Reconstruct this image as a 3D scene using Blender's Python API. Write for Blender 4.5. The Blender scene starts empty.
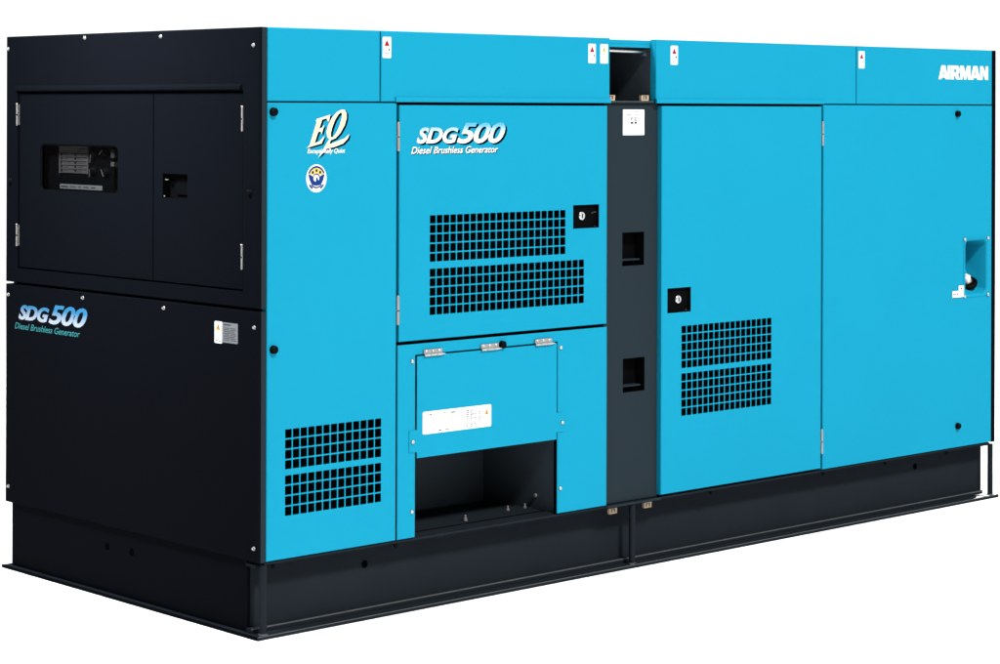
import bpy, bmesh, math
from mathutils import Vector, Matrix
from mathutils.geometry import tessellate_polygon

S = bpy.context.scene
COL = S.collection

# ------------------------------------------------------------------ camera
H0 = 0.26                                    # body floor above the ground
cam = bpy.data.cameras.new('camera')
cam.sensor_width = 36.0
cam.lens = 2275.36 / 1000 * 36.0
cam.shift_y = -(332.0 - 107.08) / 1000.0
cam.clip_start, cam.clip_end = 0.1, 500.0
cam_o = bpy.data.objects.new('camera', cam)
COL.objects.link(cam_o)
yaw, roll = 0.82436, 0.0029738
fw = Vector((math.cos(yaw), math.sin(yaw), 0))
rt = Vector((math.sin(yaw), -math.cos(yaw), 0))
up = Vector((0, 0, 1))
r2 = rt * math.cos(roll) + up * math.sin(roll)
u2 = -rt * math.sin(roll) + up * math.cos(roll)
M = Matrix((r2, u2, -fw)).transposed().to_4x4()
M.translation = Vector((-4.6344, -6.2102, 1.5500 + H0))
cam_o.matrix_world = M
S.camera = cam_o

# ------------------------------------------------------------------ world: bright white studio, dimmer on the side of the black end
W = bpy.data.worlds.new('World')
S.world = W
W.use_nodes = True
nt = W.node_tree
nt.nodes.clear()
wo = nt.nodes.new('ShaderNodeOutputWorld')
bg = nt.nodes.new('ShaderNodeBackground')
tc = nt.nodes.new('ShaderNodeTexCoord')
sp = nt.nodes.new('ShaderNodeSeparateXYZ')
mr = nt.nodes.new('ShaderNodeMapRange')
mr.interpolation_type = 'SMOOTHSTEP'
mr.inputs['From Min'].default_value = -0.55
mr.inputs['From Max'].default_value = 0.35
mr.inputs['To Min'].default_value = 0.12
mr.inputs['To Max'].default_value = 1.25
bg.inputs['Color'].default_value = (0.99, 1.0, 1.0, 1)
nt.links.new(tc.outputs['Generated'], sp.inputs[0])
nt.links.new(sp.outputs['X'], mr.inputs['Value'])
nt.links.new(mr.outputs[0], bg.inputs['Strength'])
nt.links.new(bg.outputs[0], wo.inputs['Surface'])

# ------------------------------------------------------------------ studio key lamp and added fills
def area(name, pos, target, size, watts, col=(1, 1, 1)):
    d = bpy.data.lights.new(name, 'AREA')
    d.shape = 'SQUARE'
    d.size = size
    d.energy = watts
    d.color = col
    o = bpy.data.objects.new(name, d)
    o.location = pos
    o.rotation_euler = (Vector(target) - Vector(pos)).to_track_quat('-Z', 'Y').to_euler()
    COL.objects.link(o)
    return o

CEN = Vector((2.1, 0.5, 0.9))
KEY = Vector((-0.12, -0.80, 0.86)).normalized()
area('key_softbox', CEN + KEY * 30, CEN, 3.5, 15500, (1.0, 0.99, 0.975))

area('added_floor_fill', (1.2, 7.5, 5.5), (-0.6, 3.2, 0), 1.5, 900)  # unseen fill added to whiten the floor behind the machine
top = area('added_end_fill', (-2.0, 0.7, 3.9), (0, 0.8, 2.1), 0.8, 90, (0.92, 0.97, 1.0))  # unseen fill added to lift the upper part of the black end
top.data.spread = math.radians(60)

S.view_settings.view_transform = 'Standard'
S.view_settings.look = 'None'
S.view_settings.exposure = 0.0
S.view_settings.gamma = 1.0
S.view_settings.use_curve_mapping = False
S.render.engine = 'CYCLES'

# ------------------------------------------------------------------ materials
def mat(name, col, rough=0.5, spec=0.5, metal=0.0, noise=0.0, nscale=6.0, bump=0.0, bscale=350.0, coat=0.0, gloss=None):
    m = bpy.data.materials.new(name)
    m.use_nodes = True
    t = m.node_tree
    b = t.nodes['Principled BSDF']
    b.inputs['Base Color'].default_value = (*col, 1)
    b.inputs['Roughness'].default_value = rough
    b.inputs['Metallic'].default_value = metal
    b.inputs['Specular IOR Level'].default_value = spec
    if coat:
        b.inputs['Coat Weight'].default_value = coat
        b.inputs['Coat Roughness'].default_value = 0.15
    g = t.nodes.new('ShaderNodeNewGeometry')
    if noise:
        n = t.nodes.new('ShaderNodeTexNoise')
        n.inputs['Scale'].default_value = nscale
        n.inputs['Detail'].default_value = 5
        t.links.new(g.outputs['Position'], n.inputs['Vector'])
        r = t.nodes.new('ShaderNodeMapRange')
        r.inputs['To Min'].default_value = 1 - noise
        r.inputs['To Max'].default_value = 1 + noise
        t.links.new(n.outputs[0], r.inputs['Value'])
        mx = t.nodes.new('ShaderNodeMix')
        mx.data_type = 'RGBA'
        mx.blend_type = 'MULTIPLY'
        mx.inputs[0].default_value = 1
        mx.inputs[6].default_value = (*col, 1)
        t.links.new(r.outputs[0], mx.inputs[7])
        t.links.new(mx.outputs[2], b.inputs['Base Color'])
        r2_ = t.nodes.new('ShaderNodeMapRange')
        r2_.inputs['To Min'].default_value = max(0.05, rough - noise)
        r2_.inputs['To Max'].default_value = rough + noise
        t.links.new(n.outputs[0], r2_.inputs['Value'])
        t.links.new(r2_.outputs[0], b.inputs['Roughness'])
    if bump:
        n2 = t.nodes.new('ShaderNodeTexNoise')
        n2.inputs['Scale'].default_value = bscale
        n2.inputs['Detail'].default_value = 2
        t.links.new(g.outputs['Position'], n2.inputs['Vector'])
        bp = t.nodes.new('ShaderNodeBump')
        bp.inputs['Strength'].default_value = bump
        bp.inputs['Distance'].default_value = 0.0006
        t.links.new(n2.outputs[0], bp.inputs['Height'])
        t.links.new(bp.outputs[0], b.inputs['Normal'])
    if gloss is not None:                    # dull paint: a fixed thin sheen instead of a strong grazing one
        b.inputs['Specular IOR Level'].default_value = 0.0
        gl = t.nodes.new('ShaderNodeBsdfGlossy')
        gl.inputs['Roughness'].default_value = rough
        ms = t.nodes.new('ShaderNodeMixShader')
        ms.inputs[0].default_value = gloss
        t.links.new(b.outputs[0], ms.inputs[1])
        t.links.new(gl.outputs[0], ms.inputs[2])
        if bump: t.links.new(bp.outputs[0], gl.inputs['Normal'])
        t.links.new(ms.outputs[0], t.nodes['Material Output'].inputs['Surface'])
    return m

def grad_mat(name, c0, c1, z0, z1):
    """printed lettering whose ink runs from c0 at the foot of the letters to c1 at the top"""
    m = mat(name, c0, 0.45, 0.2)
    t = m.node_tree
    b = t.nodes['Principled BSDF']
    tcn = t.nodes.new('ShaderNodeTexCoord')
    s = t.nodes.new('ShaderNodeSeparateXYZ')
    t.links.new(tcn.outputs['Generated'], s.inputs[0])
    cr = t.nodes.new('ShaderNodeValToRGB')
    cr.color_ramp.elements[0].position = z0
    cr.color_ramp.elements[0].color = (*c0, 1)
    cr.color_ramp.elements[1].position = z1
    cr.color_ramp.elements[1].color = (*c1, 1)
    t.links.new(s.outputs['Z'], cr.inputs[0])
    t.links.new(cr.outputs[0], b.inputs['Base Color'])
    return m

BLUE = mat('blue_paint', (0.0042, 0.179, 0.281), 0.40, 0.03, noise=0.03, nscale=2.2, bump=0.10, gloss=0.004)
BLACK = mat('black_paint', (0.0019, 0.0023, 0.0034), 0.40, 0.03, noise=0.05, nscale=4.0, bump=0.22, bscale=420, gloss=0.0010)
SLATE_LIT = mat('slate_lit_black', (0.0098, 0.0160, 0.0205), 0.45, 0.05, noise=0.05, nscale=4.0, bump=0.2, bscale=420, gloss=0.005)  # pillar tone; also the lit tone of the end panels' black paint
SKID = mat('skid_paint', (0.0082, 0.0108, 0.0138), 0.45, 0.04, noise=0.14, nscale=7.0, bump=0.3, bscale=160, gloss=0.002)
HILITE = mat('painted_highlight', (0.055, 0.060, 0.064), 0.45, 0.1, noise=0.3, nscale=25)  # lighter grey that paints edge highlights into the colour
DARK = mat('dark_interior', (0.0009, 0.0011, 0.0013), 0.7, 0.0, gloss=0.0)
BAY = mat('bay_paint', (0.031, 0.041, 0.050), 0.55, 0.10, noise=0.12, nscale=9, bump=0.2, bscale=200, gloss=0.004)
TRAY = mat('black_plastic', (0.0016, 0.0017, 0.0020), 0.5, 0.0, gloss=0.001)
STEEL = mat('zinc_steel', (0.40, 0.40, 0.395), 0.40, 0.5, metal=1.0, noise=0.06, nscale=60)
DULL = mat('hinge_steel', (0.27, 0.255, 0.245), 0.5, 0.5, metal=0.85, noise=0.12, nscale=80)
CHROME = mat('chrome', (0.46, 0.47, 0.48), 0.28, 0.5, metal=1.0)
RUBBER = mat('black_rubber', (0.0018, 0.0020, 0.0023), 0.45, 0.1, gloss=0.003)
TAN = mat('tan_clip', (0.36, 0.26, 0.17), 0.6, 0.2, noise=0.15, nscale=90)
WHITE = mat('white_label', (0.58, 0.59, 0.59), 0.5, 0.1, gloss=0.004)
GREYL = mat('grey_label', (0.046, 0.044, 0.044), 0.5, 0.1, noise=0.10, nscale=150, gloss=0.002)
SILV = mat('silver_plate', (0.105, 0.108, 0.116), 0.4, 0.1, noise=0.10, nscale=200, gloss=0.01)
INK = mat('grey_ink', (0.026, 0.026, 0.027), 0.6, 0.0)
PALEINK = mat('pale_ink', (0.12, 0.12, 0.125), 0.6, 0.0)
BLKINK = mat('black_ink', (0.002, 0.003, 0.004), 0.6, 0.0, gloss=0.0)
RED = mat('red_ink', (0.26, 0.006, 0.012), 0.6, 0.0)
PINK = mat('pink_ink', (0.40, 0.20, 0.18), 0.6, 0.0)
ORANGE = mat('orange_ink', (0.42, 0.18, 0.02), 0.6, 0.0)
YELLOW = mat('yellow_ink', (0.42, 0.33, 0.10), 0.6, 0.0)
CREAM = mat('cream_ink', (0.52, 0.475, 0.27), 0.6, 0.0)
WINK = mat('white_ink', (0.57, 0.585, 0.585), 0.5, 0.0)
NAVY = mat('navy_ink', (0.008, 0.026, 0.125), 0.6, 0.0)
SHADOWINK = mat('dark_ink', (0.001, 0.004, 0.008), 0.6, 0.0, gloss=0.0)
GRADR = grad_mat('lettering_ink_pale', (0.58, 0.585, 0.585), (0.055, 0.25, 0.36), 0.30, 0.90)
GRADL = grad_mat('lettering_ink_blue', (0.22, 0.25, 0.29), (0.004, 0.095, 0.20), 0.12, 0.70)
TEAL = mat('teal_ink', (0.022, 0.125, 0.135), 0.6, 0.0)
FLOOR = mat('white_floor', (0.94, 0.94, 0.94), 0.9, 0.0)

GLASS = bpy.data.materials.new('clear_pane')
GLASS.use_nodes = True
_t = GLASS.node_tree
_t.nodes.clear()
_o = _t.nodes.new('ShaderNodeOutputMaterial')
_m = _t.nodes.new('ShaderNodeMixShader')
_a = _t.nodes.new('ShaderNodeBsdfTransparent')
_g = _t.nodes.new('ShaderNodeBsdfGlossy')
_g.inputs['Roughness'].default_value = 0.05
_a.inputs['Color'].default_value = (0.80, 0.80, 0.80, 1)
_m.inputs[0].default_value = 0.012
_t.links.new(_a.outputs[0], _m.inputs[1])
_t.links.new(_g.outputs[0], _m.inputs[2])
_t.links.new(_m.outputs[0], _o.inputs['Surface'])

# ------------------------------------------------------------------ mesh builder
BL, BW, BH = 4.255, 1.650, 1.820              # body length, width, height above its floor

def FR(u, v, n):            # long blue side, u = along the length from the near corner
    return Vector((u, -n, v + H0))
def FL(u, v, n):            # black end, u = -distance from the near corner
    return Vector((-n, -u, v + H0))
def FE(u, v, n):            # far end
    return Vector((BL + n, u, v + H0))
def FB(u, v, n):            # back side
    return Vector((BL - u, BW + n, v + H0))
def FT(u, v, n):            # roof
    return Vector((u, v, BH + n + H0))

def rect(u0, u1, v0, v1):
    return [(u0, v0), (u1, v0), (u1, v1), (u0, v1)]
def yrect(y0, y1, v0, v1):
    return rect(-y1, -y0, v0, v1)
def rrect(u0, u1, v0, v1, r, k=5):
    out = []
    for cx, cy, a in ((u1 - r, v0 + r, -90), (u1 - r, v1 - r, 0), (u0 + r, v1 - r, 90), (u0 + r, v0 + r, 180)):
        for i in range(k + 1):
            t = math.radians(a + 90 * i / k)
            out.append((cx + r * math.cos(t), cy + r * math.sin(t)))
    return out
def circ(cx, cy, rx, ry=None, k=24, a0=0, a1=360):
    ry = ry or rx
    full = abs(a1 - a0) >= 360
    return [(cx + rx * math.cos(math.radians(a0 + (a1 - a0) * i / (k if full else k - 1))),
             cy + ry * math.sin(math.radians(a0 + (a1 - a0) * i / (k if full else k - 1)))) for i in range(k)]
def area2(l):
    return sum(l[i][0] * l[(i + 1) % len(l)][1] - l[(i + 1) % len(l)][0] * l[i][1] for i in range(len(l))) / 2
def inset(l, d):
    """offset a loop to its left by d (mitred)"""
    n = len(l)
    out = []
    for i in range(n):
        p0, p1, p2 = Vector(l[i - 1]), Vector(l[i]), Vector(l[(i + 1) % n])
        e1, e2 = (p1 - p0), (p2 - p1)
        if e1.length < 1e-9 or e2.length < 1e-9:
            out.append(tuple(p1)); continue
        e1.normalize(); e2.normalize()
        n1, n2 = Vector((-e1.y, e1.x)), Vector((-e2.y, e2.x))
        k = max(0.35, 1 + n1.dot(n2))
        q = p1 + (n1 + n2) * (d / k)
        out.append((q.x, q.y))
    return out

class MB:
    def __init__(s):
        s.v, s.f, s.m, s.sm, s.mats = [], [], [], [], []
    def mi(s, m):
        if m not in s.mats: s.mats.append(m)
        return s.mats.index(m)
    def add(s, vs, fs, m, smooth=False):
        o = len(s.v)
        s.v += [Vector(p) for p in vs]
        k = s.mi(m)
        for f in fs:
            s.f.append([o + i for i in f]); s.m.append(k); s.sm.append(smooth)
    def box(s, a, b, m):
        x0, y0, z0 = (min(a[i], b[i]) for i in range(3))
        x1, y1, z1 = (max(a[i], b[i]) for i in range(3))
        s.add([(x0, y0, z0), (x1, y0, z0), (x1, y1, z0), (x0, y1, z0), (x0, y0, z1), (x1, y0, z1), (x1, y1, z1), (x0, y1, z1)],
              [(0, 3, 2, 1), (4, 5, 6, 7), (0, 1, 5, 4), (1, 2, 6, 5), (2, 3, 7, 6), (3, 0, 4, 7)], m)
    def plate(s, F, loops, n, thick, m, ch=0.0015, hch=0.0008):
        """a sheet with holes: front at n, chamfered front edges"""
        L = []
        for i, l in enumerate(loops):
            ccw = area2(l) > 0
            L.append(list(l) if ccw == (i == 0) else list(l)[::-1])
        cs = [(ch if i == 0 else min(ch, hch)) for i in range(len(L))]
        A = [inset(l, c) if c else l for l, c in zip(L, cs)]
        def cap(lo, nn, rev):
            flat = [p for l in lo for p in l]
            tr = tessellate_polygon([[Vector((p[0], p[1], 0)) for p in l] for l in lo])
            fs = []
            for t in tr:
                a, b, c = (flat[i] for i in t)
                w = (b[0] - a[0]) * (c[1] - a[1]) - (b[1] - a[1]) * (c[0] - a[0])
                if abs(w) < 1e-14: continue
                t = tuple(t) if (w > 0) != rev else tuple(t)[::-1]
                fs.append(t)
            s.add([F(p[0], p[1], nn) for p in flat], fs, m)
        cap(A, n, False)
        if thick > 0: cap(L, n - thick, True)
        for a, l, ch in zip(A, L, cs):
            k = len(l)
            if ch:
                s.add([F(p[0], p[1], n) for p in a] + [F(p[0], p[1], n - ch) for p in l],
                      [(k + i, k + (i + 1) % k, (i + 1) % k, i) for i in range(k)], m)
            if thick > 0:
                s.add([F(p[0], p[1], n - ch) for p in l] + [F(p[0], p[1], n - thick) for p in l],
                      [(k + i, k + (i + 1) % k, (i + 1) % k, i) for i in range(k)], m)
    def panel(s, F, outer, holes, n, depth, m, sheet=0.0025, wall=0.0045, ch=0.0024):
        """folded sheet-metal panel: thin face sheet plus a return flange round its edge"""
        s.plate(F, [outer] + holes, n, sheet, m, ch)
        o = outer if area2(outer) > 0 else outer[::-1]
        s.plate(F, [o, inset(o, wall)], n - sheet, depth - sheet, m, 0)
    def fill(s, F, loop, n, m):
        s.plate(F, [loop], n, 0, m, 0)
    def lathe(s, base, axis, prof, m, seg=16, smooth=True):
        axis = Vector(axis).normalized()
        t = axis.orthogonal().normalized()
        b = axis.cross(t)
        base = Vector(base)
        vs, fs = [], []
        for r, h in prof:
            for i in range(seg):
                a = 2 * math.pi * (i + 0.5) / seg
                vs.append(base + axis * h + (t * math.cos(a) + b * math.sin(a)) * r)
        for j in range(len(prof) - 1):
            for i in range(seg):
                fs.append((j * seg + i, j * seg + (i + 1) % seg, (j + 1) * seg + (i + 1) % seg, (j + 1) * seg + i))
        s.add(vs, fs, m, smooth)
        s.add(vs[-seg:], [tuple(range(seg))], m)
        s.add(vs[:seg], [tuple(range(seg))[::-1]], m)
    def rod(s, a, b, r, m, seg=12):
        a, b = Vector(a), Vector(b)
        s.lathe(a, b - a, [(r, 0), (r, (b - a).length)], m, seg)

UNIT = {}
def wloc(o):
    v = Vector((0, 0, 0))
    while o:
        v += o.location; o = o.parent
    return v
def build(name, mb, parent=None, label=None):
    vs = mb.v
    lo = Vector([min(p[i] for p in vs) for i in range(3)])
    hi = Vector([max(p[i] for p in vs) for i in range(3)])
    c = Vector(((lo.x + hi.x) / 2, (lo.y + hi.y) / 2, lo.z))
    me = bpy.data.meshes.new(name)
    me.from_pydata([p - c for p in vs], [], mb.f)
    for m in mb.mats: me.materials.append(m)
    for p, k, sm in zip(me.polygons, mb.m, mb.sm):
        p.material_index = k; p.use_smooth = sm
    me.validate()
    me.update()
    o = bpy.data.objects.new(name, me)
    COL.objects.link(o)
    o.parent = parent
    o.location = c - (wloc(parent) if parent else Vector((0, 0, 0)))
    if label: o['label'] = label
    return o
def again(o, parent, p):
    """another of the same small part at world point p (the copy shares the mesh)"""
    c = o.copy()
    COL.objects.link(c)
    c.parent = parent
    c.location = Vector(p) - wloc(parent)
    return c

def text2d(body, shear=0.0, offset=0.0, spacing=1.0):
    cu = bpy.data.curves.new('lettering', 'FONT')
    cu.body = body
    cu.shear = shear
    cu.offset = offset
    cu.space_character = spacing
    cu.resolution_u = 4
    o = bpy.data.objects.new('lettering', cu)
    COL.objects.link(o)
    bpy.context.view_layer.update()
    me = bpy.data.meshes.new_from_object(o.evaluated_get(bpy.context.evaluated_depsgraph_get()))
    vs = [(v.co.x, v.co.y) for v in me.vertices]
    fs = [tuple(p.vertices) for p in me.polygons]
    bpy.data.objects.remove(o)
    bpy.data.curves.remove(cu)
    bpy.data.meshes.remove(me)
    return vs, fs
def text_fit(mb, F, txt, u0, u1, v0, v1, n, m, du=0, dv=0):
    vs, fs = txt
    a0, a1 = min(p[0] for p in vs), max(p[0] for p in vs)
    b0, b1 = min(p[1] for p in vs), max(p[1] for p in vs)
    mb.add([F(u0 + (p[0] - a0) / (a1 - a0) * (u1 - u0) + du, v0 + (p[1] - b0) / (b1 - b0) * (v1 - v0) + dv, n) for p in vs], fs, m)

# ------------------------------------------------------------------ setting
mb = MB()
mb.add([(-16, -16, 0), (18, -16, 0), (18, 18, 0), (-16, 18, 0)], [(0, 1, 2, 3)], FLOOR)
fl = build('studio_floor', mb)
fl['kind'] = 'structure'

# ------------------------------------------------------------------ the generator
GEN = bpy.data.objects.new('diesel_generator', None)
GEN.location = (BL / 2, BW / 2, 0)
COL.objects.link(GEN)
GEN['label'] = 'large boxy blue generator with black end panels and a black skid base'
GEN['category'] = 'generator'

# ---- small hardware, each a mesh of its own, copied where it repeats
FIRST = {}
NRM = {FR: Vector((0, -1, 0)), FL: Vector((-1, 0, 0))}
def hardware(kind, key, F, u, v, n, parent, maker):
    k = (key, F)
    if k not in FIRST:
        mb = MB()
        maker(mb, F, u, v, n)
        o = build(kind, mb, parent)
        FIRST[k] = (o, wloc(o) - F(u, v, n))
        return o
    o, d = FIRST[k]
    return again(o, parent, F(u, v, n) + d)
def mk_screw(mb, F, u, v, n):
    p, a = F(u, v, n), NRM[F]
    mb.lathe(p, a, [(0.0072, 0), (0.0072, 0.0018), (0.006, 0.0025)], DULL, 16)
    mb.lathe(p, a, [(0.0046, 0.0025), (0.0046, 0.0060), (0.0035, 0.0075)], STEEL, 6, False)
def screw(F, u, v, parent, n=0.0):
    return hardware('screw', 'screw', F, u, v, n, parent, mk_screw)
def mk_small(mb, F, u, v, n):
    p, a = F(u, v, n), NRM[F]
    mb.lathe(p, a, [(0.0078, 0), (0.0078, 0.002), (0.0070, 0.0042), (0.005, 0.0062), (0.002, 0.0068)], STEEL, 14)
def rivet(F, u, v, parent, n=0.0):
    return hardware('screw', 'small', F, u, v, n, parent, mk_small)
def mk_knob(mb, F, u, v, n):
    p, a = F(u, v, n), NRM[F]
    k = 0.72 if F is FL else 0.95
    mb.lathe(p, a, [(r * k, h * k) for r, h in ((0.0155, 0), (0.0155, 0.003), (0.012, 0.004), (0.012, 0.007), (0.0145, 0.009), (0.0145, 0.014), (0.011, 0.0165), (0.004, 0.0172))], RUBBER, 18)
def knob(F, u, v, parent, n=0.0):
    return hardware('rubber_stop', 'knob', F, u, v, n, parent, mk_knob)
def mk_hinge(L):
    def f(mb, F, u, v, n):
        a = F(u, v, n + 0.002)
        for k in range(2):
            z0 = v - L / 2 + k * (L / 2 + 0.002)
            mb.rod(F(u, z0, n + 0.003), F(u, z0 + L / 2 - 0.003, n + 0.003), 0.0062 if F is FR else 0.0031, DULL, 12)
        mb.box(F(u - 0.005, v - L / 2 + 0.002, n - 0.006), F(u + 0.005, v + L / 2 - 0.002, n - 0.002), DULL)
        mb.lathe(F(u, v + L / 2, n + 0.003), (0, 0, 1), [(0.0045, -0.001), (0.0045, 0.002), (0.002, 0.003)], DULL, 10)
    return f
HF = mk_hinge(0.102)
HL = mk_hinge(0.084)
def hinge(F, u, v, parent, long=True, n=0.0):
    return hardware('hinge', 'hingeF' if long else 'hingeL', F, u, v, n, parent, HF if long else HL)

# ---- stickers
def sticker(name, F, u0, u1, v0, v1, n, m, parent, marks=(), r=0.004, label=None, tris=()):
    """marks: (u0,u1,v0,v1,material) as fractions of the sticker"""
    mb = MB()
    w, h = u1 - u0, v1 - v0
    mb.plate(F, [rrect(u0, u1, v0, v1, min(r, w / 3, h / 3), 3)], n + 0.0008, 0.0008, m, 0)
    for a, b, c, d, mm in marks:
        mb.fill(F, rect(u0 + a * w, u0 + b * w, v0 + c * h, v0 + d * h), n + 0.0012, mm)
    for cx, base, tw, th, mm, hole in tris:
        mb.fill(F, [(u0 + (cx - tw / 2) * w, v0 + base * h), (u0 + (cx + tw / 2) * w, v0 + base * h), (u0 + cx * w, v0 + (base + th) * h)], n + 0.0012, mm)
        if hole:
            mb.fill(F, rect(u0 + (cx - tw * .05) * w, u0 + (cx + tw * .05) * w, v0 + (base + th * .28) * h, v0 + (base + th * .66) * h), n + 0.0015, hole)
            mb.fill(F, rect(u0 + (cx - tw * .05) * w, u0 + (cx + tw * .05) * w, v0 + (base + th * .12) * h, v0 + (base + th * .21) * h), n + 0.0015, hole)
    return build(name, mb, parent, label)
def warn_red(u0, u1, parent, v0=1.7235, v1=1.7985):
    sticker('warning_label', FR, u0, u1, v0, v1, 0, WHITE, parent,
            marks=[(.16, .25, .37, .42, PALEINK), (.30, .36, .37, .42, PALEINK), (.42, .46, .36, .42, PALEINK), (.66, .84, .355, .435, BLKINK),
                   (.2, .8, .21, .24, PALEINK), (.2, .7, .13, .16, PALEINK)],
            tris=[(.5, .57, .62, .30, RED, None)], label='white warning label with a red triangle')

# ================================================================== hidden core that closes the body
mb = MB()
mb.plate(FT, [rect(0.012, BL - 0.012, 0.03, BW - 0.012)], -0.004, 0.014, BLUE, 0.001)
build('roof_panel', mb, GEN)
mb = MB()
mb.panel(FB, rect(0.034, BL - 0.034, 0, BH - 0.002), [], 0, 0.03, BLUE)
build('back_panel', mb, GEN)
# floor pan: its edge is the thin dark line below the panels
mb = MB()
mb.box((0.032, 0.008, H0 - 0.0095), (BL - 0.032, BW - 0.010, H0 - 0.002), SKID)
build('floor_pan', mb, GEN)
# dark liner added to keep the louvres black and stop light leaks
mb = MB()
mb.plate(FR, [rect(0.035, 4.218, 0.0, 1.575), rect(0.684, 1.424, -0.0 + 0.004, 0.645), rect(3.975, 4.214, 0.655, 0.985)], -0.075, 0.004, DARK, 0)
mb.plate(FR, [rect(0.035, 1.690, 1.577, 1.80)], -0.075, 0.004, DARK, 0)
mb.plate(FR, [rect(1.956, 4.218, 1.577, 1.80)], -0.075, 0.004, DARK, 0)
build('shade_liner', mb, GEN)

# ================================================================== black end (two panels)
SEAM0, SEAM1 = 0.8535, 0.8625
mb = MB()
mb.plate(FL, [yrect(0.0, 1.650, SEAM1, BH), yrect(0.0925, 1.5665, 0.917, 1.6035)], 0, 0.010, BLACK, 0.0035)
mb.plate(FR, [rect(0.0102, 0.0315, SEAM1, BH)], 0, 0.030, SLATE_LIT, 0.0012)  # corner return: same paint as the end, lit tone put into its colour
mb.box((0.0102, BW - 0.03, SEAM1 + H0), (0.0315, BW, BH + H0), BLACK)
mb.box((0.0102, 0.031, BH + H0 - 0.004), (0.034, BW - 0.03, BH + H0), BLACK)
mb.box((0.012, 0.06, SEAM1 + H0 + 0.002), (0.030, 1.60, SEAM1 + H0 + 0.040), BLACK)
# folded rim round the door opening
mb.plate(FL, [yrect(0.080, 1.580, 0.904, 1.616), yrect(0.0925, 1.5665, 0.917, 1.6035)], -0.0101, 0.025, BLACK, 0)
UP = build('end_panel', mb, GEN)
mb = MB()
mb.plate(FL, [yrect(0.0, 1.650, 0.0, SEAM0)], 0, 0.010, BLACK, 0.0035)
mb.plate(FR, [rect(0.0102, 0.0315, 0.0, SEAM0)], 0, 0.030, SLATE_LIT, 0.0012)  # return of the same end paint, in its lit tone
mb.box((0.0102, BW - 0.03, H0), (0.0315, BW, SEAM0 + H0), BLACK)
mb.box((0.0102, 0.031, SEAM0 + H0 - 0.030), (0.040, 1.60, SEAM0 + H0), BLACK)
LOW = build('end_panel', mb, GEN)
# dark liner added right behind the seam, stopping short of the far edge where daylight shows
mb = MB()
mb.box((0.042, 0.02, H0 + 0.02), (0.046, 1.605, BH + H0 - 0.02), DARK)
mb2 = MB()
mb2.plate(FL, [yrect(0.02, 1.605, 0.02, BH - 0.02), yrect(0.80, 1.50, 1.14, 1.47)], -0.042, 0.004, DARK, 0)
build('shade_liner', mb2, GEN)
for y, z in ((1.636, 1.772), (1.085, 1.804), (0.587, 1.799), (0.034, 1.758)): screw(FL, -y, z, UP)
for y, z in ((1.628, 0.811), (1.094, 0.832), (0.563, 0.829), (0.0245, 0.799), (1.625, 0.062), (0.0235, 0.048)): screw(FL, -y, z, LOW)
for y, z in ((0.052, 1.257), (1.615, 1.257)): knob(FL, -y, z, UP)
# drip rail above the doors
mb = MB()
pr = [(0.0, 1.606), (0.009, 1.607), (0.0105, 1.610), (0.009, 1.619), (0.0, 1.628)]
ys = (0.100, 1.572)
vs = [FL(-y, z, n + 0.0002) for y in ys for n, z in pr]
mb.add(vs, [(i, i + 1, i + 6, i + 5) for i in range(4)] + [(0, 4, 3, 2, 1), (5, 6, 7, 8, 9)], BLACK)
build('drip_rail', mb, UP)

# control door with its window
DN = -0.006
mb = MB()
win = rrect(-1.4065, -0.8715, 1.2255, 1.4035, 0.022, 5)
mb.panel(FL, yrect(0.6455, 1.5595, 0.9215, 1.5985), [win], DN, 0.025, BLACK)
CD = build('control_door', mb, GEN)
mb = MB()
mb.plate(FL, [rrect(-1.4095, -0.8685, 1.2225, 1.4065, 0.024, 5), inset(rrect(-1.4065, -0.8715, 1.2255, 1.4035, 0.022, 5), 0.004)], DN - 0.0035, 0.004, RUBBER, 0)
build('window_gasket', mb, CD)
mb = MB()
mb.plate(FL, [rrect(-1.4090, -0.8690, 1.2230, 1.4060, 0.024, 5)], DN - 0.009, 0.002, GLASS, 0)
build('window_pane', mb, CD)
for z in (1.515, 1.046): hinge(FL, -1.5655, z, CD, False, -0.001)
# control panel behind the window
mb = MB()
mb.plate(FL, [yrect(0.815, 1.485, 1.155, 1.46)], -0.050, 0.006, TRAY, 0)
CP = build('control_panel', mb, GEN)
w_ = []
for r in range(6):
    z = 0.80 - r * 0.145
    w_.append((.05, .95, z - .075, z - .052, TRAY))
    for cx in (.07, .55):
        if r: w_.append((cx - .01, cx + .045, z - .01, z + .065, TRAY))
        w_.append((cx + .08, cx + .30 - .03 * (r % 3), z + .01, z + .035, INK))
w_.append((.70, .96, .88, .93, INK))
sticker('indicator_plate', FL, -1.343, -1.138, 1.292, 1.3965, -0.050, GREYL, CP, marks=w_, r=0.002, label='grey plate with two columns of small indicators')
sticker('name_strip', FL, -1.336, -1.041, 1.2335, 1.2515, -0.050, SILV, CP,
        marks=[(.03, .2, .3, .6, INK), (.25, .38, .35, .6, INK), (.44, .5, .35, .6, INK), (.56, .68, .35, .6, INK), (.74, .84, .35, .6, INK)], r=0.001, label='narrow silver strip of printed text')
def mk_switch(mb, F, u, v, n):
    mb.lathe(F(u, v, n), NRM[F], [(0.019, 0), (0.019, 0.004), (0.014, 0.007), (0.014, 0.012), (0.011, 0.014)], RUBBER, 18)
for k, (y, z, a) in enumerate(((1.092, 1.366, 0), (1.028, 1.375, 1), (1.100, 1.305, 2), (1.015, 1.302, 3))):
    sw = hardware('rotary_switch', 'switch', FL, -y, z, -0.05, CP, mk_switch)
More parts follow.
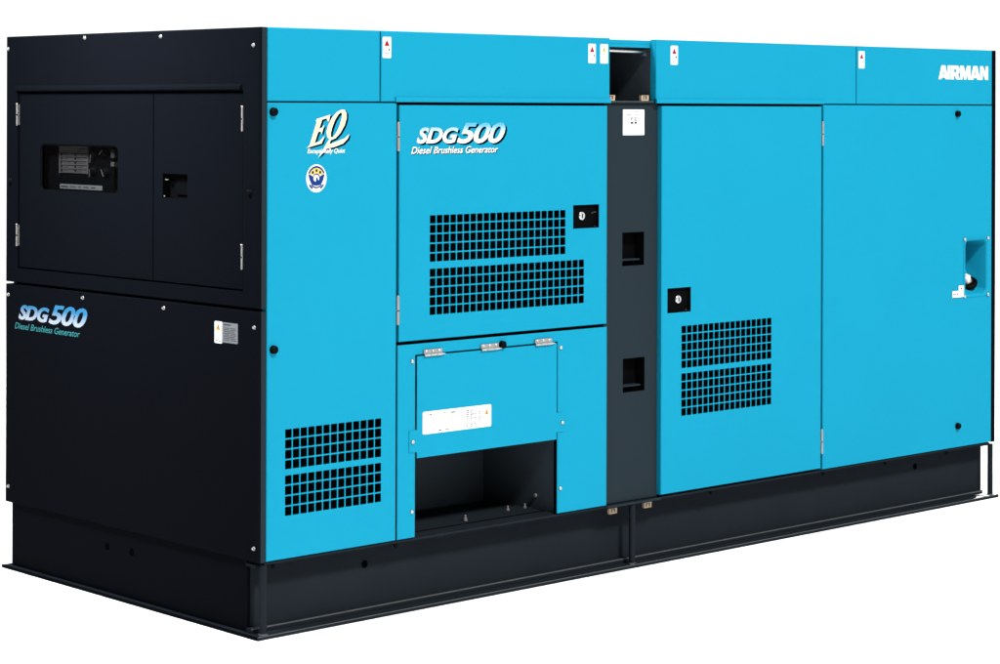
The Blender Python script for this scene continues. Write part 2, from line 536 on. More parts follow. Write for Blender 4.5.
for y, z, a in ((1.028, 1.378, 40), (1.018, 1.300, -60), (1.10, 1.352, 80), (1.105, 1.298, 90)):
    mb = MB()
    d = Vector((math.cos(math.radians(a)), math.sin(math.radians(a)))) * 0.015
    p = FL(-y - d.x, z - d.y, -0.034); q = FL(-y + d.x, z + d.y, -0.034)
    mb.rod(p, q, 0.0026, GREYL, 8)
    build('switch_lever', mb, CP)
mb = MB()
for z, h, m in ((1.372, 0.03, INK), (1.334, 0.016, GREYL), (1.30, 0.02, TRAY), (1.27, 0.03, TRAY)):
    mb.box(FL(-0.962, z - h / 2, -0.05), FL(-0.940, z + h / 2, -0.035), m)
build('terminal_block', mb, CP)

# access door next to it
mb = MB()
mb.panel(FL, yrect(0.0995, 0.6405, 0.9215, 1.5985), [yrect(0.430, 0.5835, 1.2215, 1.3085)], DN, 0.025, BLACK)
AD = build('access_door', mb, GEN)
def tray(F, u0, u1, v0, v1, n, depth, m, mb=None, wall=0.002):
    mb = mb or MB()
    b = [F(u0, v0, n), F(u1, v0, n), F(u1, v1, n), F(u0, v1, n), F(u0 + wall, v0 + wall, n - depth), F(u1 - wall, v0 + wall, n - depth), F(u1 - wall, v1 - wall, n - depth), F(u0 + wall, v1 - wall, n - depth)]
    mb.add(b, [(0, 1, 5, 4), (1, 2, 6, 5), (2, 3, 7, 6), (3, 0, 4, 7), (4, 5, 6, 7)], m)
    return mb
mb = tray(FL, -0.5835, -0.430, 1.2215, 1.3085, DN - 0.001, 0.032, TRAY)
mb.box(FL(-0.578, 1.286, DN - 0.016), FL(-0.560, 1.289, DN - 0.008), DULL)
mb.lathe(FL(-0.576, 1.2285, DN - 0.006), (-1, 0, 0), [(0.003, 0), (0.003, 0.003)], DULL, 8)
mb.box(FL(-0.535, 1.235, DN - 0.031), FL(-0.465, 1.295, DN - 0.026), TRAY)
build('latch', mb, AD)
for z in (1.507, 1.034): hinge(FL, -0.0955, z, AD, False, -0.001)

# lettering and stickers on the lower end panel
T_SDG = text2d('SDG', 0.32, 0.036, 0.98)
T_500 = text2d('500', 0.32, 0.026, 0.92)
T_SUB = text2d('Diesel Brushless Generator', 0.30, 0.010, 1.0)
mb = MB()
text_fit(mb, FL, T_SDG, -1.552, -1.332, 0.720, 0.778, 0.0008, GRADL)
text_fit(mb, FL, T_500, -1.334, -1.065, 0.718, 0.793, 0.0008, GRADL)
text_fit(mb, FL, T_SDG, -1.552, -1.332, 0.720, 0.778, 0.0011, GRADL, 0.0040, 0)
text_fit(mb, FL, T_500, -1.334, -1.065, 0.718, 0.793, 0.0011, GRADL, 0.0030, 0)
build('lettering', mb, LOW, 'blue to white italic model lettering')
mb = MB()
text_fit(mb, FL, T_SUB, -1.580, -1.113, 0.682, 0.707, 0.0008, TEAL)
build('lettering', mb, LOW, 'small teal italic lettering')
sticker('warning_label', FL, -0.254, -0.2105, 0.730, 0.8055, 0, WHITE, LOW,
        marks=[(.2, .8, .50, .53, PINK), (.2, .7, .45, .475, PINK), (.12, .88, .375, .395, INK), (.12, .18, .10, .37, PALEINK), (.82, .88, .10, .37, PALEINK), (.12, .88, .09, .13, INK), (.25, .75, .18, .2, INK), (.25, .75, .25, .27, PALEINK)],
        tris=[(.5, .60, .66, .30, ORANGE, BLKINK)], label='white warning label with an orange triangle')
sticker('data_plate', FL, -0.2075, -0.119, 0.735, 0.8045, 0, SILV, LOW, r=0.003,
        marks=[(.08, .55, .86, .92, INK)] + [(.08 + .03 * (i % 2), .46 + .04 * (i % 3), .12 + .085 * i, .15 + .085 * i, INK) for i in range(8)] +
              [(.54, .90 - .05 * (i % 3), .12 + .085 * i, .15 + .085 * i, INK) for i in range(8)], label='silver data plate with fine print')

# ================================================================== far end panel (its edge closes the blue side)
mb = MB()
mb.plate(FE, [rect(0.0, BW, 0.0, BH)], 0, 0.010, BLACK, 0.002)
mb.plate(FR, [rect(4.2265, BL - 0.0102, 0.0, BH)], 0, 0.030, BLACK, 0.001)
mb.box((4.2265, BW - 0.03, H0), (BL - 0.0102, BW, BH + H0), BLACK)
build('end_panel', mb, GEN)

# ================================================================== roof fascias along the blue side
def fascia(u0, u1, lip=None):
    mb = MB()
    mb.panel(FR, rect(u0, u1, 1.5675, BH), [], 0, 0.031, BLUE, ch=0.003)
    o = build('fascia_panel', mb, GEN)
    if lip:
        mb = MB()
        vs = []
        for u in lip:
            vs += [FR(u, 1.5668, -0.010), FR(u, 1.5668, 0.005), FR(u, 1.5695, 0.0065), FR(u, 1.5830, 0.0055), FR(u, 1.5860, 0.0003), FR(u, 1.5860, -0.010)]
        mb.add(vs, [(i, (i + 1) % 6, 6 + (i + 1) % 6, 6 + i) for i in range(6)] + [(5, 4, 3, 2, 1, 0), (6, 7, 8, 9, 10, 11)], BLUE)
        build('drip_lip', mb, o)
    return o
FA = fascia(0.0335, 0.5305)
FBp = fascia(0.5345, 1.6925, (0.600, 1.6925))
FC = fascia(1.9535, 3.2185, (1.9535, 2.992))
FD = fascia(3.2225, 4.2240)
warn_red(0.541, 0.5805, FBp)
warn_red(1.573, 1.613, FBp, 1.7205, 1.7955)
sticker('warning_label', FR, 1.638, 1.680, 1.7205, 1.7955, 0, WHITE, FBp, label='white warning label with a yellow triangle',
        marks=[(.35, .45, .36, .40, PINK), (.5, .62, .30, .34, PINK), (.40, .56, .22, .26, PINK), (.52, .66, .15, .19, PINK), (.44, .56, .10, .13, PINK)],
        tris=[(.5, .58, .62, .30, YELLOW, INK)])
warn_red(2.037, 2.079, FC, 1.7215, 1.7975)
warn_red(3.2345, 3.2755, FD, 1.7235, 1.7985)
# maker's lettering: heavy block capitals
mb = MB()
def air(polys):
    for p in polys:
        mb.plate(FR, p if isinstance(p[0], list) else [p], 0.0010, 0.0008, WINK, 0)
def A_(x, w):
    z0, z1 = 1.6825, 1.7455
    h = z1 - z0
    t = w * .30
    air([[[(x, z0), (x + t * .98, z0), (x + t * 1.12, z0 + h * .12), (x + w - t * 1.12, z0 + h * .12), (x + w - t * .98, z0), (x + w, z0), (x + w * .70, z1), (x + w * .30, z1)],
          [(x + w * .42, z0 + h * .36), (x + w * .58, z0 + h * .36), (x + w * .535, z0 + h * .56), (x + w * .465, z0 + h * .56)]]])
def I_(x, w):
    air([rect(x, x + w, 1.6825, 1.7455)])
def R_(x, w):
    z0, h = 1.6825, 0.063
    P = [(x, z0), (x + w * .36, z0), (x + w * .36, z0 + h * .24), (x + w * .46, z0 + h * .24), (x + w * .62, z0), (x + w * 1.0, z0), (x + w * .80, z0 + h * .36),
         (x + w * .94, z0 + h * .50), (x + w * .97, z0 + h * .72), (x + w * .90, z0 + h * .90), (x + w * .76, z0 + h), (x, z0 + h)]
    Hh = [(x + w * .36, z0 + h * .50), (x + w * .56, z0 + h * .50), (x + w * .62, z0 + h * .62), (x + w * .56, z0 + h * .74), (x + w * .36, z0 + h * .74)]
    air([[P, Hh]])
def M_(x, w):
    z0, h = 1.6825, 0.063
    air([[(x, z0), (x + w * .24, z0), (x + w * .24, z0 + h * .52), (x + w * .40, z0), (x + w * .60, z0), (x + w * .76, z0 + h * .52), (x + w * .76, z0), (x + w, z0), (x + w, z0 + h), (x + w * .66, z0 + h), (x + w * .5, z0 + h * .50), (x + w * .34, z0 + h), (x, z0 + h)]])
def N_(x, w):
    z0, h = 1.6825, 0.063
    air([[(x, z0), (x + w * .32, z0), (x + w * .32, z0 + h * .50), (x + w * .66, z0), (x + w, z0), (x + w, z0 + h), (x + w * .68, z0 + h), (x + w * .68, z0 + h * .52), (x + w * .34, z0 + h), (x, z0 + h)]])
A_(3.811, 0.073); I_(3.880, 0.019); R_(3.9035, 0.068); M_(3.9735, 0.081); A_(4.0535, 0.076); N_(4.129, 0.063)
build('lettering', mb, FD, 'white block capital lettering')

# ================================================================== lifting recess between the fascias
mb = MB()
mb.plate(FR, [rect(1.6935, 1.9525, 1.7865, BH - 0.004)], -0.0312, 0.003, BLUE, 0.001)
tray(FR, 1.6800, 1.9530, 1.5775, 1.7863, -0.0315, 0.32, BAY, mb, 0.0)
REC = build('lifting_recess', mb, GEN)
mb = MB()
mb.rod((1.684, 0.060, 1.7755 + H0), (1.942, 0.060, 1.7715 + H0), 0.0085, CHROME, 14)
mb.box((1.934, 0.052, 1.755 + H0), (1.953, 0.068, 1.781 + H0), BAY)
build('lifting_bar', mb, REC)
def clip(u, v, y, parent):
    def mk(mb, F, uu, vv, n):
        mb.box(F(uu - 0.021, vv - 0.009, n - 0.012), F(uu + 0.021, vv - 0.003, n), TAN)
        mb.box(F(uu - 0.021, vv - 0.003, n - 0.012), F(uu - 0.012, vv + 0.010, n), TAN)
        mb.box(F(uu + 0.012, vv - 0.003, n - 0.012), F(uu + 0.021, vv + 0.010, n), TAN)
        mb.box(F(uu - 0.021, vv + 0.0102, n - 0.012), F(uu + 0.021, vv + 0.0125, n + 0.001), TAN)
        mb.lathe(F(uu, vv + 0.002, n - 0.010), NRM[FR], [(0.007, 0), (0.007, 0.008), (0.005, 0.010)], DULL, 8)
    return hardware('clip', 'clip', FR, u, v, -y, parent, mk)
clip(1.722, 1.5855, 0.022, REC)
clip(1.9135, 1.5855, 0.022, REC)

# ================================================================== side panels and doors
def grid(u0, u1, v0, v1, nc, nr, gap=0.0050):
    pw, ph = (u1 - u0 + gap) / nc, (v1 - v0 + gap) / nr
    return [rrect(u0 + i * pw, u0 + i * pw + pw - gap, v0 + j * ph, v0 + j * ph + ph - gap, 0.0018, 1) for i in range(nc) for j in range(nr)]
# plain panel next to the black end
mb = MB()
mb.panel(FR, rect(0.0345, 0.6090, 0.002, 1.5630), grid(0.114, 0.5405, 0.308, 0.4445, 13, 4) + grid(0.114, 0.5405, 0.1485, 0.2865, 13, 4), 0, 0.026, BLUE)
SP = build('side_panel', mb, GEN)
for u, z in ((0.0565, 1.5315), (0.0600, 0.7220)): knob(FR, u, z, SP)
# emblem: heavy italic E and Q with a swash
def eqpt(x, y):
    return (3.5964e-4 * x + 6.1e-7 * y + 0.18127, -2.04e-6 * x - 2.82806e-4 * y + 1.552699)
E_ = [(55, 515), (92, 480), (178, 195), (168, 180), (180, 160), (345, 105), (328, 188), (312, 188), (300, 152), (244, 168), (208, 280), (240, 268), (272, 230), (252, 300), (238, 348), (226, 312), (196, 318), (152, 455), (212, 435), (276, 362), (240, 458)]
Q_ = [(340, 415), (308, 385), (296, 320), (315, 240), (360, 150), (420, 78), (480, 42), (522, 45), (546, 85), (546, 150), (520, 240), (470, 330), (410, 395), (366, 416)]
QH = [(352, 380), (350, 335), (368, 262), (402, 172), (440, 108), (474, 76), (490, 92), (484, 150), (462, 230), (428, 310), (392, 364), (368, 388)]
SW = [(190, 635), (240, 560), (322, 420), (352, 414), (330, 472), (420, 438), (520, 398), (578, 345), (562, 400), (502, 462), (400, 502), (300, 524), (240, 588)]
def ccw(l): return l if area2(l) > 0 else l[::-1]
eE, eQ, eH, eS = (ccw([eqpt(*p) for p in l]) for l in (E_, Q_, QH, SW))
mb = MB()
off = (0.0078, -0.0042)
sh = lambda l: [(p[0] + off[0], p[1] + off[1]) for p in l]
n0 = 0.0004
mb.plate(FR, [sh(inset(eE, -0.001))], n0, 0, BLKINK, 0)
mb.plate(FR, [sh(inset(eQ, -0.001)), sh(inset(eH, 0.002))], n0 + 0.0001, 0, BLKINK, 0)
mb.plate(FR, [sh(inset(eS, -0.001))], n0 + 0.0002, 0, BLKINK, 0)
mb.plate(FR, [inset(eE, 0.0000)], n0 + 0.0005, 0, WINK, 0)
mb.plate(FR, [inset(eQ, 0.0000), inset(eH, 0.0000)], n0 + 0.0006, 0, WINK, 0)
mb.plate(FR, [inset(eS, 0.0000)], n0 + 0.0007, 0, WINK, 0)
mb.plate(FR, [inset(eE, 0.0020)], n0 + 0.0010, 0, CREAM, 0)
mb.plate(FR, [inset(eQ, 0.0020), inset(eH, -0.0020)], n0 + 0.0010, 0, CREAM, 0)
mb.plate(FR, [inset(eS, 0.0022)], n0 + 0.0011, 0, CREAM, 0)
text_fit(mb, FR, text2d('Exceptionally Quiet', 0.25, 0.012, 0.95), 0.2045, 0.371, 1.3835, 1.4045, n0 + 0.0014, WINK)
build('lettering', mb, SP, 'cream italic lettering with a black shadow')
# round seal
mb = MB()
cx, cz = 0.2450, 1.3015
mb.plate(FR, [circ(cx, cz, 0.0445, 0.0485, 40)], 0.0008, 0.0008, WHITE, 0)
def ringseg(r0, r1, a0, a1, m, n):
    k = 16
    o = circ(cx, cz, r1, r1 * 1.08, k, a0, a1)
    i = circ(cx, cz, r0, r0 * 1.08, k, a0, a1)[::-1]
    mb.fill(FR, o + i, n, m)
ringseg(0.0335, 0.0400, 25, 155, NAVY, 0.0011)
ringseg(0.0330, 0.0395, 212, 242, NAVY, 0.0011)
ringseg(0.0330, 0.0395, 298, 328, NAVY, 0.0011)
ringseg(0.0355, 0.0375, 256, 284, PALEINK, 0.0011)
mb.fill(FR, circ(cx, cz, 0.0335, 0.0335 * 1.08, 24, 20, 160), 0.0012, YELLOW)
for a in (130, 90, 50):
    mb.fill(FR, circ(cx + 0.025 * math.cos(math.radians(a)), cz + 0.027 * math.sin(math.radians(a)), 0.0045, 0.0055, 10), 0.0014, SHADOWINK)
for sg in (-1, 1):
    w = [(0, -.026), (.012, -.024), (.022, -.019), (.030, -.006), (.036, .015), (.023, .011), (.012, .005), (.0, .000)]
    mb.fill(FR, [(cx + sg * x, cz + z) for x, z in w], 0.0014, NAVY)
mb.fill(FR, circ(cx, cz + 0.0015, 0.0155, 0.0155, 20), 0.0015, NAVY)
mb.fill(FR, circ(cx - .001, cz + 0.0005, 0.0125, 0.012, 20), 0.0017, WHITE)
mb.fill(FR, [(cx - .004, cz - .013), (cx + .012, cz - .012), (cx + .006, cz - .003), (cx + .003, cz + .006), (cx - .002, cz + .001)], 0.0019, NAVY)
ringseg(0.0270, 0.0320, 222, 318, NAVY, 0.0013)
build('seal', mb, SP, 'round white seal with navy and yellow emblem')

def latch(u0, u1, v0, v1, ku, kv, parent, ticks):
    mb = tray(FR, u0, u1, v0, v1, -0.001, 0.014, TRAY)
    mb.lathe(FR(ku, kv, -0.014), NRM[FR], [(0.0170, 0), (0.0170, 0.003), (0.0155, 0.0052), (0.0115, 0.0072), (0.0105, 0.0066)], CHROME, 24)
    mb.box(FR(ku - 0.002, kv - 0.008, -0.0071), FR(ku + 0.002, kv + 0.008, -0.0062), RUBBER)
    for a, b, c, d in ticks:
        mb.box(FR(a, c, -0.0148), FR(b, d, -0.0120), GREYL)
    build('latch', mb, parent)
# upper vented door
mb = MB()
mb.panel(FR, rect(0.6215, 1.6790, 0.7090, 1.5560),
         grid(0.767, 1.4525, 0.9895, 1.1575, 21, 5) + grid(0.767, 1.5530, 0.7970, 0.9640, 24, 5) + [rect(1.494, 1.6345, 1.0845, 1.1745)], 0, 0.030, BLUE)
D1 = build('vented_door', mb, GEN)
latch(1.494, 1.6345, 1.0845, 1.1745, 1.5515, 1.1315, D1, [(1.605, 1.614, 1.140, 1.143), (1.616, 1.630, 1.143, 1.146), (1.620, 1.626, 1.0885, 1.0915)])
for z in (1.4425, 0.8225): hinge(FR, 0.6155, z, D1, True, -0.003)
mb = MB()
for t, a in ((T_SDG, (0.701, 0.903, 1.4175, 1.4765)), (T_500, (0.895, 1.137, 1.4165, 1.4935))):
    text_fit(mb, FR, t, *a, 0.0004, SHADOWINK, 0.0095, -0.0062)
    text_fit(mb, FR, t, *a, 0.0005, SHADOWINK, 0.0050, -0.0033)
    text_fit(mb, FR, t, *a, 0.0010, GRADR)
build('lettering', mb, D1, 'white italic model lettering with dark shadow')
mb = MB()
text_fit(mb, FR, T_SUB, 0.676, 1.1005, 1.3810, 1.4065, 0.0004, SHADOWINK, 0.0040, -0.0030)
text_fit(mb, FR, T_SUB, 0.676, 1.1005, 1.3810, 1.4065, 0.0010, WINK)
build('lettering', mb, D1, 'small white italic lettering')
# lower panel round the cable bay, open at its foot
mb = MB()
U = [(0.6165, 0.002), (0.7000, 0.002), (0.7000, 0.6570), (1.4135, 0.6570), (1.4135, 0.002), (1.6810, 0.002), (1.6810, 0.6970), (0.6165, 0.6970)]
mb.plate(FR, [U], 0, 0.0045, BLUE, 0.0024)
mb.box(FR(0.6165, 0.002, -0.0046), FR(0.6920, 0.690, -0.026), DARK)
mb.box(FR(1.4210, 0.002, -0.0046), FR(1.6810, 0.690, -0.026), DARK)
mb.box(FR(0.6921, 0.6650, -0.0046), FR(1.4209, 0.690, -0.026), DARK)
LP = build('lower_panel', mb, GEN)
for u, z in ((0.683, 0.636), (1.428, 0.634), (1.427, 0.097), (0.683, 0.095)): rivet(FR, u, z, LP)
knob(FR, 1.1215, 0.6665, LP)
# hinged cable flap
mb = MB()
HP = [(0.7055, 0.2860), (1.4055, 0.2860), (1.4055, 0.3120), (1.4430, 0.3120), (1.4430, 0.3870), (1.4055, 0.3870), (1.4055, 0.6525), (0.7055, 0.6525), (0.7055, 0.3880), (0.6690, 0.3880), (0.6690, 0.3080), (0.7055, 0.3080)]
mb.plate(FR, [HP], 0.0032, 0.003, BLUE, 0.0008)
mb.box(FR(0.708, 0.288, 0.000), FR(1.403, 0.291, -0.022), BLUE)
FLAP = build('cable_flap', mb, GEN)
for u, z in ((1.4345, 0.3475), (0.6845, 0.3465)): rivet(FR, u, z, FLAP, 0.0032)
def mk_fhinge(mb, F, u, v, n):
    w = 0.088
    mb.box(F(u - w / 2, v + 0.002, n), F(u + w / 2, v + 0.0175, n + 0.0030), DULL)
    for k in (-1, 0, 1):
        mb.lathe(F(u + k * 0.031, v + 0.0105, n + 0.003), NRM[F], [(0.0065, 0), (0.0055, 0.0022), (0.002, 0.0032)], STEEL, 10)
    for a, b in ((-.5, -.19), (-.17, .17), (.19, .5)):
        mb.rod(F(u + a * w, v - 0.002, n + 0.005), F(u + b * w, v - 0.002, n + 0.005), 0.0052, STEEL, 10)
    mb.rod(F(u + w / 2, v - 0.002, n + 0.005), F(u + w / 2 + 0.012, v - 0.002, n + 0.005), 0.0028, STEEL, 8)
    mb.box(F(u - w / 2 + 0.004, v - 0.0075, n), F(u + w / 2 - 0.004, v - 0.001, n + 0.0045), DULL)
for u in (0.7785, 1.0575, 1.3325): hardware('hinge', 'flaphinge', FR, u, 0.6565, 0.0032, FLAP, mk_fhinge)
import random
rnd = random.Random(4)
marks = [(.07, .09, .84, .88, PALEINK), (.10, .13, .83, .88, INK), (.31, .33, .84, .89, INK), (.40, .47, .82, .87, INK), (.52, .57, .87, .91, PALEINK),
         (.23, .27, .09, .14, INK), (.32, .38, .09, .13, PALEINK), (.40, .43, .11, .15, PINK)]
for r in range(9):
    for a in (.63, .69, .75, .81):
        if rnd.random() < .72:
            L = .02 + .03 * rnd.random()
            marks.append((a, a + L, .10 + r * .088, .145 + r * .088, INK if rnd.random() < .45 else PALEINK))
marks += [(.91, .955, .46, .48, PINK), (.90, .945, .40, .42, PALEINK), (.91, .95, .16, .17, PALEINK), (.90, .955, .26, .275, PALEINK)]
sticker('instruction_label', FR, 0.7315, 1.0665, 0.3685, 0.4500, 0.0032, WHITE, FLAP, marks=marks, r=0.006,
        tris=[(.93, .56, .055, .26, ORANGE, BLKINK)], label='wide white instruction label with an orange triangle')
# cable bay behind the flap
mb = MB()
tray(FR, 0.690, 1.420, -0.001, 0.640, -0.027, 0.40, BAY, mb, 0.0)
mb.box(FR(0.6905, -0.0005, -0.028), FR(1.4195, 0.0015, -0.398), SKID)
mb.box(FR(0.690, 0.50, -0.10), FR(1.420, 0.56, -0.14), BAY)
mb.box(FR(0.692, 0.000, -0.140), FR(1.418, 0.007, -0.155), SKID)
BAYO = build('cable_bay', mb, GEN)
def mk_bolt(mb, F, u, v, n):
    p = F(u, v, n)
    mb.lathe(p, (0, 0, 1), [(0.009, 0), (0.009, 0.003), (0.007, 0.004), (0.007, 0.010), (0.004, 0.012), (0.004, 0.022)], DULL, 8, False)
for u, n in ((1.050, -0.120), (1.300, -0.155), (1.385, -0.150)): hardware('bolt', 'bolt', FR, u, 0.003, n, BAYO, mk_bolt)
mb = MB()
mb.lathe((1.4195, 0.125, 0.055 + H0), (-1, 0, 0), [(0.008, 0), (0.008, 0.006), (0.005, 0.008)], DULL, 8, False)
build('bolt', mb, BAYO)

# dark centre pillar
PN = -0.020
mb = MB()
p1 = rect(1.7850, 1.9085, 0.9265, 1.0580)
p2 = rect(1.7900, 1.9135, 0.4290, 0.5620)
mb.panel(FR, rect(1.6835, 1.9860, 0.000, 1.5660), [p1, p2], PN, 0.035, SLATE_LIT)
mb.box(FR(1.6835, -0.0095, -0.001), FR(1.9860, -0.0015, 0.003), SLATE_LIT)
mb.box(FR(1.6945, 1.5665, -0.031), FR(1.9525, 1.5725, -0.010), SLATE_LIT)
mb.box(FR(1.6945, 1.5726, -0.031), FR(1.9525, 1.5750, -0.0095), HILITE)
PIL = build('pillar_panel', mb, GEN)
for q in (p1, p2):
    u0, u1, v0, v1 = q[0][0], q[1][0], q[0][1], q[2][1]
    mb = tray(FR, u0, u1, v0, v1, PN - 0.001, 0.050, TRAY)
    mb.box(FR(u0 + 0.001, v0 + 0.020, PN - 0.048), FR(u1 - 0.014, v0 + 0.0255, PN - 0.010), SLATE_LIT)
    build('hand_recess', mb, PIL)
sticker('instruction_label', FR, 1.7855, 1.9065, 1.4410, 1.5420, PN, WHITE, PIL, r=0.003,
        marks=[(.36, .48, .655, .685, INK), (.38, .42, .58, .65, INK), (.45, .48, .56, .60, INK), (.53, .64, .655, .685, INK), (.55, .62, .59, .63, PALEINK), (.54, .64, .55, .575, INK), (.365, .48, .445, .515, BLKINK), (.53, .64, .445, .515, BLKINK), (.39, .41, .515, .54, INK), (.61, .63, .515, .54, INK),
               (.14, .38, .76, .80, PALEINK), (.56, .72, .77, .80, PALEINK), (.34, .46, .89, .91, PALEINK), (.52, .68, .88, .91, INK), ],
        label='white instruction label with four small pictograms')

# second vented door
mb = MB()
mb.panel(FR, rect(1.9885, 2.9850, 0.0080, 1.5560),
         grid(2.107, 2.6595, 0.5030, 0.6725, 17, 5) + grid(2.107, 2.6595, 0.3115, 0.4815, 17, 5) + [rect(2.0235, 2.1615, 0.7285, 0.8275)], 0, 0.030, BLUE)
D2 = build('vented_door', mb, GEN)
latch(2.0235, 2.1615, 0.7285, 0.8275, 2.0985, 0.7800, D2, [(2.142, 2.150, 0.734, 0.737)])
for z in (1.4390, 0.1220): hinge(FR, 2.9910, z, D2, True, -0.003)

# blue panel with the filler pocket
mb = MB()
PK = rrect(4.0160, 4.1870, 0.6930, 0.9455, 0.026, 6)
mb.panel(FR, rect(2.9975, 4.2245, 0.002, 1.5630), [PK], 0, 0.026, BLUE)
RP = build('side_panel', mb, GEN)
for u, z in ((3.9520, 1.5255), (3.9600, 0.0995)): knob(FR, u, z, RP)
# pocket bowl: rim, walls, back sloping out towards its foot
mb = MB()
rings = []
for l, f in ((rrect(4.0060, 4.1970, 0.6830, 0.9555, 0.030, 6), lambda u, v: 0.0020),
             (rrect(4.0170, 4.1860, 0.6940, 0.9445, 0.026, 6), lambda u, v: 0.0022),
             (rrect(4.0210, 4.1820, 0.6980, 0.9405, 0.024, 6), lambda u, v: -0.006),
             (rrect(4.0260, 4.1770, 0.7060, 0.9340, 0.022, 6), lambda u, v: -0.020 - 0.110 * min(1, max(0, (v - 0.700) / 0.06))),
             (rrect(4.0300, 4.1700, 0.7120, 0.9250, 0.018, 6), lambda u, v: -0.040 - 0.135 * min(1, max(0, (v - 0.712) / 0.06)))):
    rings.append([FR(p[0], p[1], f(*p)) for p in l])
k = len(rings[0])
vs = [p for r in rings for p in r]
fs = [(j * k + i, j * k + (i + 1) % k, (j + 1) * k + (i + 1) % k, (j + 1) * k + i) for j in range(len(rings) - 1) for i in range(k)]
mb.add(vs, fs, BLUE, True)
half = k // 2
cverts = rings[-1]
low, high = cverts[:], None
mb.add(cverts, [(i, i + 1, k - 2 - i, k - 1 - i) for i in range(0, 0)] or [tuple(range(k))], BLUE)
mb.plate(FR, [rrect(4.0060, 4.1970, 0.6830, 0.9555, 0.030, 6), inset(rrect(4.0060, 4.1970, 0.6830, 0.9555, 0.030, 6), 0.004)], 0.0020, 0.0020, BLUE, 0)
POC = build('filler_pocket', mb, GEN)
for u, z in ((4.0105, 0.9500), (4.1920, 0.9500), (4.0105, 0.6885), (4.1920, 0.6885)): rivet(FR, u, z, POC, 0.0022)
mb = MB()
ax = Vector((-0.42, -0.30, 0.86)).normalized()
c0 = FR(4.122, 0.738, -0.066)
mb.lathe(c0, ax, [(0.038, -0.012), (0.048, -0.004), (0.050, 0.009), (0.042, 0.015)], RUBBER, 28)
mb.lathe(c0, ax, [(0.024, 0.015), (0.024, 0.022), (0.020, 0.024)], DULL, 20)
mb.lathe(c0, ax, [(0.018, 0.024), (0.018, 0.040), (0.014, 0.043), (0.0075, 0.044), (0.0075, 0.050)], WHITE, 18)
build('filler_cap', mb, POC)
mb = MB()
Ls = [(3.9180, 0.6870), (4.0050, 0.6870), (4.0050, 0.7400), (3.9655, 0.7400), (3.9655, 0.7170), (3.9180, 0.7170)]
mb.plate(FR, [Ls], 0.0031, 0.0008, WHITE, 0)
for a, b, c, d in ((3.925, .6985, 3.934, .705), (3.938, .6985, 3.944, .703), (3.950, .6985, 3.960, .705), (3.982, .722, 3.992, .730)):
    mb.fill(FR, rect(a, c, b, d), 0.0035, INK)
build('instruction_label', mb, RP, 'small white stepped label')

# ================================================================== skid base
mb = MB()
# end cross members and long webs
mb.box((0.020, 0.090, 0.012), (0.032, BW - 0.02, H0 - 0.0010), BLACK)  # same paint as the skid; darker colour paints its shaded side
mb.box((4.236, 0.090, 0.012), (4.248, BW - 0.02, H0 - 0.0145), SKID)
mb.box((0.0325, 0.0860, 0.012), (4.2660, 0.0980, H0 - 0.0145), SKID)
mb.box((0.0325, BW - 0.098, 0.012), (4.2355, BW - 0.086, H0 - 0.0145), SKID)
# foot ledge along the web
mb.box((0.014, 0.0560, 0.0125), (4.2380, 0.0855, 0.0270), SKID)
mb.box((0.0150, 0.0552, 0.0235), (4.2380, 0.0590, 0.0278), HILITE)  # highlight painted along the ledge edge
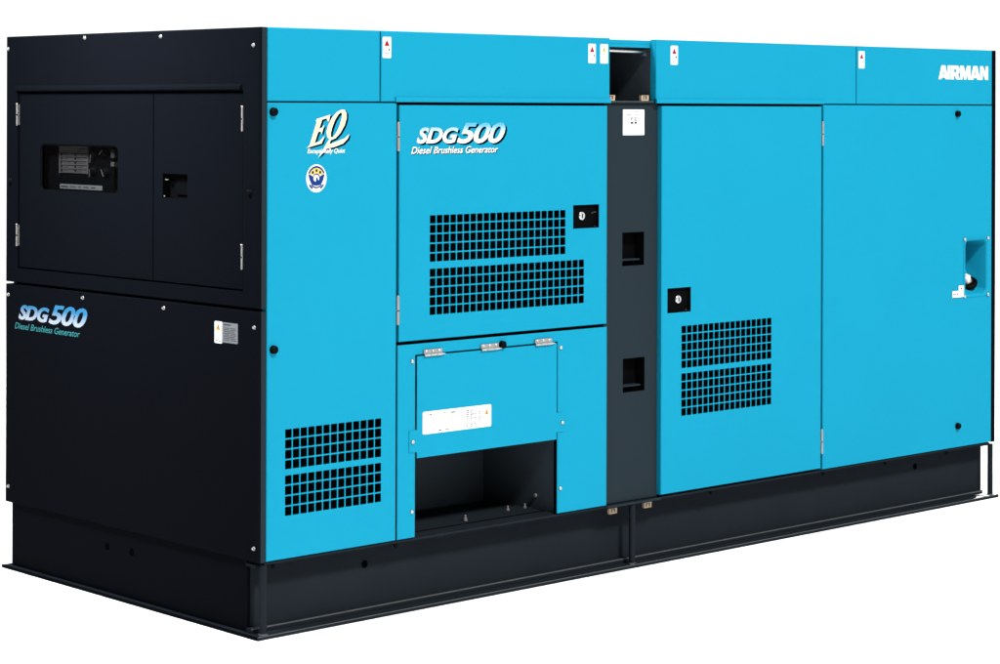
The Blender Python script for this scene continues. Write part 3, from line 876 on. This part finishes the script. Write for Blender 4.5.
# top flange
mb.box((0.012, 0.0300, H0 - 0.0200), (4.2450, 0.0855, H0 - 0.0100), SKID)
BASE = build('skid_base', mb, GEN)
mb = MB()
mb.plate(lambda u, v, n: Vector((u, v, n)), [[(-0.004, -0.004), (3.98, -0.004), (4.05, 0.012), (4.18, 0.050), (4.18, 0.088), (0.10, 0.088), (0.10, 1.660), (-0.004, 1.660)],
         circ(0.13, 0.030, 0.012, 0.010, 10), circ(0.92, 0.030, 0.012, 0.010, 10), circ(2.95, 0.030, 0.012, 0.010, 10)], 0.0112, 0.0100, SKID, 0.0012)
build('bottom_flange', mb, BASE)
mb = MB()
mb.box((-0.006, -0.010, 0.001), (4.2720, -0.0042, 0.0135), SKID)
mb.box((4.060, -0.0041, 0.001), (4.2720, 0.0080, 0.0060), SKID)
mb.box((-0.0055, -0.0104, 0.0118), (4.2715, -0.0072, 0.0140), HILITE)  # highlight painted along the rail edge
build('edge_rail', mb, BASE)
mb = MB()
mb.box((-0.0085, -0.0040, 0.001), (-0.0041, 1.6600, 0.0125), BLACK)
build('edge_rail', mb, BASE)
def mk_post(mb, F, u, v, n):
    p = F(u, v, n)
    mb.lathe((p.x, p.y, 0.0115), (0, 0, 1), [(0.0125, 0), (0.0125, H0 - 0.0217)], SKID, 16)
    mb.lathe((p.x, p.y, 0.0115), (0, 0, 1), [(0.0175, 0), (0.0175, 0.004), (0.013, 0.006)], STEEL, 6, False)
for x, y in ((0.031, 0.012), (1.838, 0.014), (4.2350, 0.012), (0.050, 1.632)):
    o = hardware('post', 'post', FR, x, 0, -y, BASE, mk_post)
clip(1.7590, -0.0360, 0.040, BASE)
clip(1.9560, -0.0350, 0.040, BASE)
def mk_plug(mb, F, u, v, n):
    mb.lathe(F(u, v, n), NRM[F], [(0.014, -0.002), (0.014, 0.0012), (0.009, 0.0016)], DARK, 16)
for u, z in ((0.5360, -0.085), (3.7600, -0.075)): hardware('plug', 'plug', FR, u, z, -0.0860, BASE, mk_plug)
for y, z in ((0.955, -0.080), (0.793, -0.078)): hardware('plug', 'plugl', FL, -y, z, -0.0200, BASE, mk_plug)
def mk_under(mb, F, u, v, n):
    mb.lathe(F(u, v, n), (0, 0, -1), [(0.008, 0), (0.008, 0.008), (0.004, 0.012)], RUBBER, 8)
for u in (0.075, 0.620, 2.30, 3.02, 3.45, 3.90): hardware('screw', 'under', FR, u, -0.0145, -0.014, BASE, mk_under)
